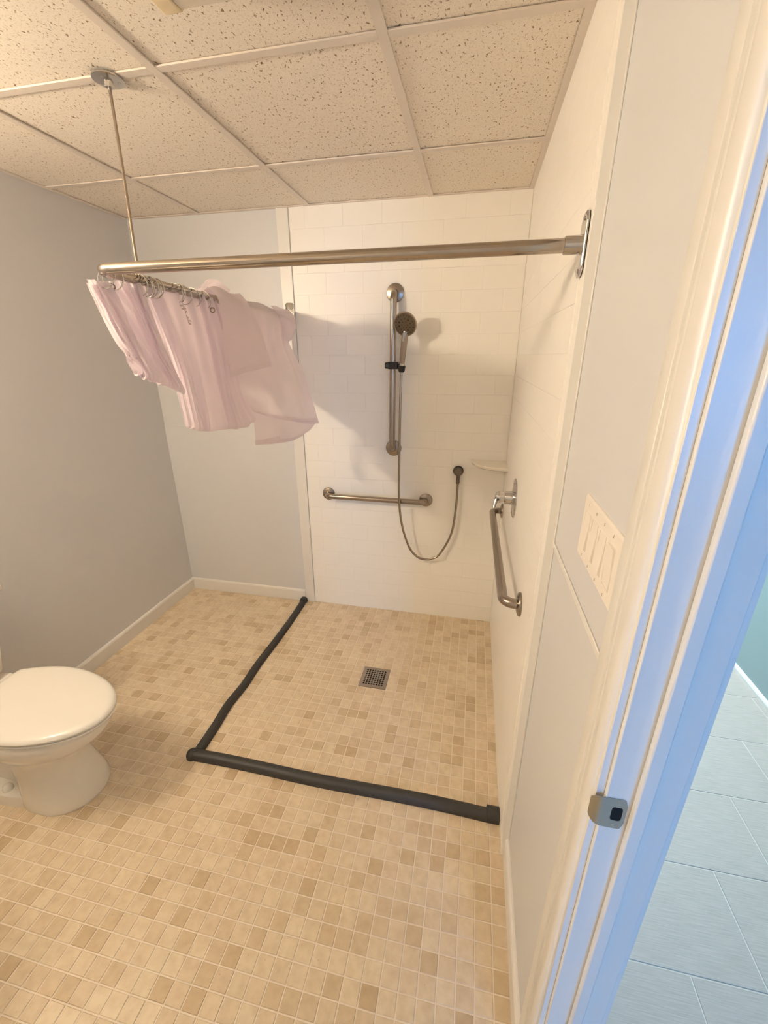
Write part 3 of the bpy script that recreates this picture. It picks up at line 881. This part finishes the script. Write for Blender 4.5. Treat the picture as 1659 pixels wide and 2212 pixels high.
for k in range(3):
    a = 2 * PI * k / 3 + 0.5
    obj('screw', MB().lathe(CT + Vector((0.026 * math.cos(a), 0.026 * math.sin(a), -0.005)), (0, 0, -1), [(0.0042, 0), (0.004, 0.0015), (0, 0.002)], 12), MAT['chrome'], cf, smooth=True)

def rod_at(y):
    k = (y - RC.y) / (RE.y - RC.y)
    return RC.lerp(RE, k)
# rings
ring_specs = [(-1.285, 'wire curtain ring at the corner bend of the rod, nearest the viewer', 0.10, -0.3),
              (-1.262, 'wire curtain ring threaded through the front eyelet beside the rod corner', -0.15, -0.2)]
ORD = ('first', 'second', 'third', 'fourth', 'fifth', 'last')
for k, y in enumerate((-1.165, -1.150, -1.137, -1.124, -1.112, -1.098)):
    ring_specs.append((y, ORD[k] + ' of six wire rings in the tight bunch, counted from the rod corner', random.uniform(-.2, .2), random.uniform(-.25, .25)))
for k, y in enumerate((-1.005, -0.985, -0.962)):
    ring_specs.append((y, ('first', 'middle', 'last')[k] + ' of three wire rings clustered loosely halfway along the side rod', random.uniform(-.3, .3), random.uniform(-.25, .25)))
ring_specs.append((-0.905, 'wire curtain ring hanging alone past the loose cluster', 0.1, 0.2))
ring_specs.append((-0.840, 'wire curtain ring hooked to the small eyelet beside the thrown-over curtain', 0.15, 0.1))
for y, lab, tx, ty in ring_specs:
    c = rod_at(y) + Vector((0.004, 0, -0.0135))
    tag(obj('curtain_ring', MB().torus(c, (tx, 1, ty), 0.0285, 0.0017, 36, 8), MAT['chrome'], smooth=True), lab, 'curtain ring', 'wire rings on the curtain rod')

# ------------------------------------------------------------------ shower curtain
CURT_A1 = [
    [(-1.2, -1.313, 1.786), (-1.175, -1.284, 1.783), (-1.19, -1.206, 1.795), (-1.16, -1.165, 1.795)],
    [(-1.2, -1.283, 1.713), (-1.17, -1.253, 1.705), (-1.18, -1.178, 1.699), (-1.15, -1.144, 1.688)],
    [(-1.195, -1.247, 1.632), (-1.165, -1.219, 1.616), (-1.17, -1.15, 1.599), (-1.14, -1.117, 1.576)],
    [(-1.19, -1.204, 1.563), (-1.16, -1.188, 1.541), (-1.16, -1.121, 1.52), (-1.135, -1.082, 1.493)]]
CURT_A2 = [
    [(-1.19, -1.154, 1.795), (-1.175, -1.066, 1.809), (-1.19, -0.921, 1.811), (-1.17, -0.835, 1.8), (-1.18, -0.773, 1.788)],
    [(-1.19, -1.1, 1.692), (-1.16, -1.033, 1.682), (-1.17, -0.895, 1.674), (-1.145, -0.822, 1.653), (-1.16, -0.745, 1.647)],
    [(-1.185, -1.05, 1.553), (-1.15, -1.001, 1.529), (-1.16, -0.875, 1.506), (-1.13, -0.81, 1.477), (-1.15, -0.718, 1.451)],
    [(-1.18, -1.021, 1.372), (-1.145, -0.972, 1.354), (-1.15, -0.843, 1.341), (-1.12, -0.755, 1.334), (-1.14, -0.627, 1.345)]]
CURT_B1 = [
    [(-1.175, -0.673, 1.658), (-1.165, -0.558, 1.661), (-1.180, -0.36, 1.667), (-1.163, -0.27, 1.67), (-1.151, -0.17, 1.666)],
    [(-1.17, -0.727, 1.543), (-1.15, -0.616, 1.528), (-1.15, -0.42, 1.521), (-1.104, -0.31, 1.526), (-1.06, -0.24, 1.521)],
    [(-1.16, -0.751, 1.439), (-1.12, -0.616, 1.412), (-1.103, -0.42, 1.393), (-1.053, -0.34, 1.395), (-1.008, -0.28, 1.395)],
    [(-1.15, -0.67, 1.38), (-1.11, -0.564, 1.338), (-1.082, -0.42, 1.301), (-1.021, -0.35, 1.279), (-0.97, -0.3, 1.273)]]
CURT_B2 = [
    [(-1.145, -0.795, 1.726), (-1.135, -0.717, 1.715), (-1.125, -0.619, 1.712), (-1.115, -0.552, 1.703)],
    [(-1.14, -0.819, 1.625), (-1.12, -0.743, 1.613), (-1.1, -0.657, 1.617), (-1.09, -0.564, 1.623)],
    [(-1.14, -0.804, 1.514), (-1.115, -0.735, 1.533), (-1.09, -0.653, 1.544), (-1.07, -0.566, 1.557)]]
CURT_B3 = [
    [(-1.18, -0.577, 1.369), (-1.14, -0.457, 1.327), (-1.071, -0.4, 1.306), (-0.979, -0.31, 1.282)],
    [(-1.18, -0.581, 1.275), (-1.14, -0.473, 1.254), (-1.091, -0.38, 1.233), (-1.015, -0.32, 1.237)],
    [(-1.18, -0.587, 1.209), (-1.14, -0.461, 1.193), (-1.099, -0.37, 1.191), (-1.059, -0.33, 1.207)]]
CURT_B5 = [
    [(-1.198, -0.83, 1.825), (-1.196, -0.77, 1.862), (-1.196, -0.70, 1.872), (-1.198, -0.62, 1.850)],
    [(-1.216, -0.83, 1.800), (-1.214, -0.77, 1.815), (-1.216, -0.70, 1.815), (-1.218, -0.62, 1.800)],
    [(-1.226, -0.82, 1.60), (-1.228, -0.76, 1.58), (-1.226, -0.70, 1.57), (-1.228, -0.62, 1.56)]]
CURT_B6 = [
    [(-1.168, -0.24, 1.77), (-1.158, -0.2, 1.769), (-1.150, -0.14, 1.762), (-1.150, -0.08, 1.75)],
    [(-1.152, -0.24, 1.72), (-1.143, -0.21, 1.715), (-1.138, -0.16, 1.715), (-1.142, -0.12, 1.717)],
    [(-1.140, -0.25, 1.67), (-1.138, -0.22, 1.665), (-1.144, -0.18, 1.67), (-1.150, -0.15, 1.676)]]
CURT_B7 = [
    [(-1.16, -0.619, 1.236), (-1.14, -0.527, 1.23), (-1.12, -0.444, 1.227)],
    [(-1.15, -0.637, 1.22), (-1.13, -0.551, 1.213), (-1.11, -0.469, 1.209)]]
def over_rod(G, ys, out, rise):
    # rows that rest on the rod, in front of the hanging rows of G
    top = []; sh_ = []
    for k, y in enumerate(ys):
        r_ = rod_at(y)
        w = 0.006 * math.sin(k * 2.3 + y * 9)
        top.append((r_.x + 0.002, y, r_.z + rise + w))
        sh_.append((r_.x + out, y, r_.z - 0.002 + 0.5 * w))
    return [top, sh_] + G
def behind_rod(ys, out, rise, drop):
    rows = []
    for f, dz in ((0.0, rise), (-1.0, -0.002), (-1.25, -drop * 0.5), (-1.4, -drop)):
        rows.append([(rod_at(y).x + out * f, y, rod_at(y).z + dz + (0.006 * math.sin(k * 2.3 + y * 9) if dz > 0 else 0)) for k, y in enumerate(ys)])
    return rows
def cr1(P, t):
    n = len(P) - 1
    x = min(max(t, 0), 1) * n; i = min(int(x), n - 1); f = x - i
    b, c = Vector(P[i]), Vector(P[i + 1])
    a = Vector(P[i - 1]) if i > 0 else b * 2 - c
    d = Vector(P[i + 2]) if i + 2 <= n else c * 2 - b
    return 0.5 * ((2 * b) + (c - a) * f + (2 * a - 5 * b + 4 * c - d) * f * f + (3 * b - a - 3 * c + d) * f ** 3)
def patch(G, s, t):
    return cr1([cr1(r, s) for r in G], t)
def sheet(G, ns, nt, disp):
    grid = []
    for i in range(nt + 1):
        t = i / nt; row = []
        for j in range(ns + 1):
            s_ = j / ns
            p = patch(G, s_, t)
            e = 0.01
            du = patch(G, min(s_ + e, 1), t) - patch(G, max(s_ - e, 0), t)
            dv = patch(G, s_, min(t + e, 1)) - patch(G, s_, max(t - e, 0))
            n = du.cross(dv)
            n = n.normalized() if n.length > 1e-9 else Vector((1, 0, 0))
            if n.x < 0 and abs(n.x) > 0.2: n = -n
            row.append(p + n * disp(s_, t))
        grid.append(row)
    return grid
def pleat(freqs):
    def f(s_, t):
        v = 0
        for a, k, ph, sh_ in freqs:
            q = math.sin(2 * PI * k * (s_ + sh_ * t) + ph)
            v += a * math.copysign(abs(q) ** 0.8, q)
        return v
    return f
def surf_pt(G, s_, t, disp, off):
    e = 0.01
    n = (patch(G, s_ + e, t) - patch(G, s_ - e, t)).cross(patch(G, s_, t + e) - patch(G, s_, t - e)).normalized()
    if n.x < 0: n = -n
    return patch(G, s_, t) + n * (disp(s_, t) + off)
cur = thing('shower_curtain', 'translucent pinkish-white vinyl shower curtain bunched and thrown over the rod', 'shower curtain', (-1.18, -0.75, 1.2))
cm = MB()
def folded(G, ns, nt, disp, depth, back=0.75):
    # front layer, rounded fold at the bottom, back layer going up again
    g = sheet(G, ns, nt, disp)
    rows = [r[:] for r in g]
    last = g[-1]
    nb = Vector((-0.93, 0.30, 0)).normalized()
    for k in range(1, 7):
        a = PI * k / 6
        rows.append([p + nb * (depth / 2 * (1 - math.cos(a))) + Vector((0, 0, -depth * 0.55 * math.sin(a))) for p in last])
    for i in range(nt - 1, int(nt * (1 - back)), -1):
        rows.append([p + nb * depth * (0.35 + 0.65 * i / nt) for p in g[i]])
    return rows
dA1 = pleat([(0.0075, 5.5, 0.6, 0.10), (0.0035, 11.3, 1.2, -0.15)])
dA2 = pleat([(0.0085, 6.2, 0.2, 0.05), (0.0035, 13.1, 2.1, 0.12)])
cm.surf(folded(CURT_A1, 90, 30, dA1, 0.028, 0.98))
cm.surf(folded(CURT_A2, 120, 40, dA2, 0.035, 0.98))
yb1, yb2, yb6 = (-0.66, -0.54, -0.38, -0.24, -0.06), (-0.80, -0.73, -0.64, -0.56), (-0.27, -0.20, -0.13, -0.04)
cm.surf(sheet(over_rod(CURT_B1, yb1, 0.024, 0.024), 60, 60, lambda s_, t: (0.009 * math.sin(2 * PI * (2.6 * s_ + 0.5 * t) + 0.5) * (1 - 0.6 * t) + 0.004 * math.sin(2 * PI * (6 * s_ - t)) * (1 - t)) * min(1, max(0, (t - 0.22) * 5))))
cm.surf(sheet(behind_rod(yb1, 0.024, 0.024, 0.36), 40, 24, lambda s_, t: 0.0))
cm.surf(sheet(over_rod(CURT_B2, yb2, 0.036, 0.040), 40, 40, lambda s_, t: (0.005 * math.sin(2 * PI * (1.8 * s_ + 0.2 * t) + 1.0)) * min(1, max(0, (t - 0.25) * 5))))
cm.surf(sheet(behind_rod(yb2, 0.030, 0.040, 0.28), 30, 20, lambda s_, t: 0.0))
cm.surf(sheet(over_rod(CURT_B6, yb6, 0.034, 0.034), 24, 30, lambda s_, t: 0.0))
cm.surf(sheet(CURT_B3, 40, 20, lambda s_, t: 0.004 * math.sin(2 * PI * (1.3 * s_ + 0.4 * t))))
cm.surf(sheet(CURT_B5, 30, 20, lambda s_, t: 0.003 * math.sin(2 * PI * (2.2 * s_ + 0.6 * t))))
cm.surf(sheet(CURT_B7, 12, 6, lambda s_, t: 0.0))
def hem(G, t0, off, ns=40):
    # doubled hem strip along the lower edge of a hanging sheet
    cm.surf([[patch(G, j / ns, t0 + (1 - t0) * i / 4) + Vector((off, -off, 0)) for j in range(ns + 1)] for i in range(5)])
hem(over_rod(CURT_B1, yb1, 0.024, 0.024), 0.955, 0.004)
hem(over_rod(CURT_B2, yb2, 0.036, 0.040), 0.93, 0.005)
hem(CURT_B3, 0.80, 0.004)
obj('sheet', cm, MAT['vinyl'], cur, smooth=True)
for G, s_, t, dd in ((CURT_A1, 0.44, 0.055, dA1), (CURT_A2, 0.80, 0.10, dA2)):
    p = patch(G, s_, t) + Vector((0.006, -0.010, 0.0))
    obj('eyelet', MB().torus(p, (0.6, -0.8, -0.1), 0.0075, 0.0022, 22, 8), MAT['nickel'], cur, smooth=True)
pm = MB()
for k, (a, b) in enumerate(((0.335, 0.43), (0.335, 0.43), (0.355, 0.40), (0.36, 0.42), (0.34, 0.44), (0.35, 0.42))):
    t0 = 0.150 + k * 0.024
    rr = []
    for t in (t0, t0 + 0.014):
        row = []
        for j in range(7):
            s_ = a + (b - a) * j / 6
            row.append(surf_pt(CURT_A2, s_, t, dA2, 0.0025))
        rr.append(row)
    pm.surf(rr)
obj('printed_mark', pm, MAT['print'], cur)

# ------------------------------------------------------------------ light switches
SY, SZ = -1.685, 1.307
sw = thing('switch_plate', 'white four-gang rocker switch plate beside the door casing', 'light switch', (XP, SY, SZ))
pl = MB()
pl.loops([[(x, SY + a * i_, SZ + b * j_) for i_, j_ in ((-1, -1), (1, -1), (1, 1), (-1, 1))] for x, a, b in ((XP, 0.1045, 0.0575), (XP - 0.003, 0.1045, 0.0575), (XP - 0.0060, 0.1010, 0.0540))])
obj('plate', pl, MAT['switch'], sw)
for k in range(4):
    cy = SY + 0.069 - 0.046 * k
    fm = MB()
    def rr(a, b, x): return [(x, cy - a, SZ - b), (x, cy + a, SZ - b), (x, cy + a, SZ + b), (x, cy - a, SZ + b)]
    fm.loops([rr(0.0172, 0.0340, XP - 0.0060), rr(0.0172, 0.0340, XP - 0.0072), rr(0.0160, 0.0328, XP - 0.0072), rr(0.0160, 0.0328, XP - 0.0045)], True, False, False)
    fo = obj('rocker_frame', fm, MAT['switch'], sw)
    t = 0.0022 if k < 3 else -0.0022
    rk = MB()
    rk.loops([[(XP - 0.004, cy - 0.0155, SZ - 0.0322), (XP - 0.004, cy + 0.0155, SZ - 0.0322), (XP - 0.004, cy + 0.0155, SZ + 0.0322), (XP - 0.004, cy - 0.0155, SZ + 0.0322)],
              [(XP - 0.0078 - t, cy - 0.0155, SZ - 0.0322), (XP - 0.0078 - t, cy + 0.0155, SZ - 0.0322), (XP - 0.0078 + t, cy + 0.0155, SZ + 0.0322), (XP - 0.0078 + t, cy - 0.0155, SZ + 0.0322)]])
    obj('rocker', rk, MAT['switch'], sw, bevel=0.0012)
    for s_ in (-1, 1):
        obj('screw', MB().lathe((XP - 0.0060, cy, SZ + s_ * 0.0475), (-1, 0, 0), [(0.0026, 0), (0.0023, 0.0007), (0, 0.0009)], 10), MAT['switch'], sw, smooth=True)
        obj('screw_slot', MB().box(XP - 0.0072, XP - 0.0067, cy - 0.0005, cy + 0.0005, SZ + s_ * 0.0475 - 0.0024, SZ + s_ * 0.0475 + 0.0024), MAT['screw'], sw)

# ------------------------------------------------------------------ ceiling wrap fixture (unlit), only its corner shows
wf = thing('ceiling_fixture', 'ivory wraparound ceiling fixture at the top edge of the view', 'ceiling fixture', (-0.5, -1.47, H - 0.004))
YF, YB, ZB_ = -1.318, -1.62, 2.238
def wrap(ins, zlow):
    return [(YF + 0.012 - ins, H - 0.004), (YF - ins, zlow + 0.012), (YF - 0.010 - ins, zlow + 0.002), (YF - 0.030 - ins, zlow), (YB + 0.030 + ins, zlow), (YB + 0.010 + ins, zlow + 0.002), (YB + ins, zlow + 0.012), (YB - 0.012 + ins, H - 0.004)]
obj('lens', MB().prism(wrap(0.004, ZB_ + 0.002), 'x', -0.820, -0.18), MAT['fixture'], wf, bevel=0.003)
obj('end_cap', MB().prism(wrap(0.0, ZB_), 'x', -0.858, -0.820), MAT['fixture_cap'], wf, bevel=0.003)
obj('end_cap', MB().prism(wrap(0.0, ZB_), 'x', -0.18, -0.147), MAT['fixture_cap'], wf, bevel=0.003)

# ------------------------------------------------------------------ vanity and its lamp on the left wall (out of frame, they light and shade the room)
vl = thing('vanity_light', 'lit three-globe vanity lamp high on the left wall over the basin', 'wall lamp', (XL, -1.98, 2.03))
obj('backplate', MB().box(XL, XL + 0.03, -2.25, -1.71, 1.99, 2.07), MAT['chrome'], vl, bevel=0.004)
for k in range(3):
    y = -2.13 + 0.15 * k
    obj('arm', MB().tube(fillet([(XL + 0.03, y, 2.02), (XL + 0.095, y, 2.02), (XL + 0.095, y, 1.975)], 0.02, 6), 0.008, 14), MAT['chrome'], vl, smooth=True)
    obj('added_baffle_dish', MB().lathe((XL + 0.095, y, 1.965), (0, 0, 1), [(0.010, 0), (0.024, 0.004), (0.030, 0.012), (0.031, 0.016), (0.026, 0.014), (0.0, 0.012)], 28), MAT['chrome'], vl, smooth=True)  # unseen dish added below the globe to hold back steep downward light
    obj('globe', MB().lathe((XL + 0.095, y, 1.980), (0, 0, 1), [(0.012, 0), (0.034, 0.012), (0.047, 0.034), (0.050, 0.052), (0.047, 0.070), (0.034, 0.090), (0.015, 0.100), (0, 0.102)], 24), MAT['bulb'], vl, smooth=True)
vn = thing('vanity_cabinet', 'white vanity cabinet with cream basin top beside the toilet', 'vanity', (-1.84, -2.35, 0.0))
obj('body', MB().box(XL + 0.016, -1.62, -2.72, -2.00, 0.10, 0.80), MAT['cabinet'], vn)
obj('plinth', MB().box(XL + 0.016, -1.68, -2.70, -1.99, 0.0, 0.10), MAT['cabinet'], vn)
for k in range(2):
    dd = obj('door', MB().box(-1.62, -1.602, -2.71 + 0.375 * k, -2.355 + 0.375 * k, 0.12, 0.78), MAT['cabinet'], vn, bevel=0.003)
    obj('knob', MB().lathe((-1.602, -2.38 + 0.06 * k, 0.62), (1, 0, 0), [(0.006, 0), (0.006, 0.012), (0.013, 0.018), (0.010, 0.026), (0, 0.028)], 16), MAT['chrome'], dd, smooth=True)
obj('basin_top', MB().box(XL + 0.002, -1.57, -2.75, -1.97, 0.80, 0.84), MAT['counter'], vn, bevel=0.006)
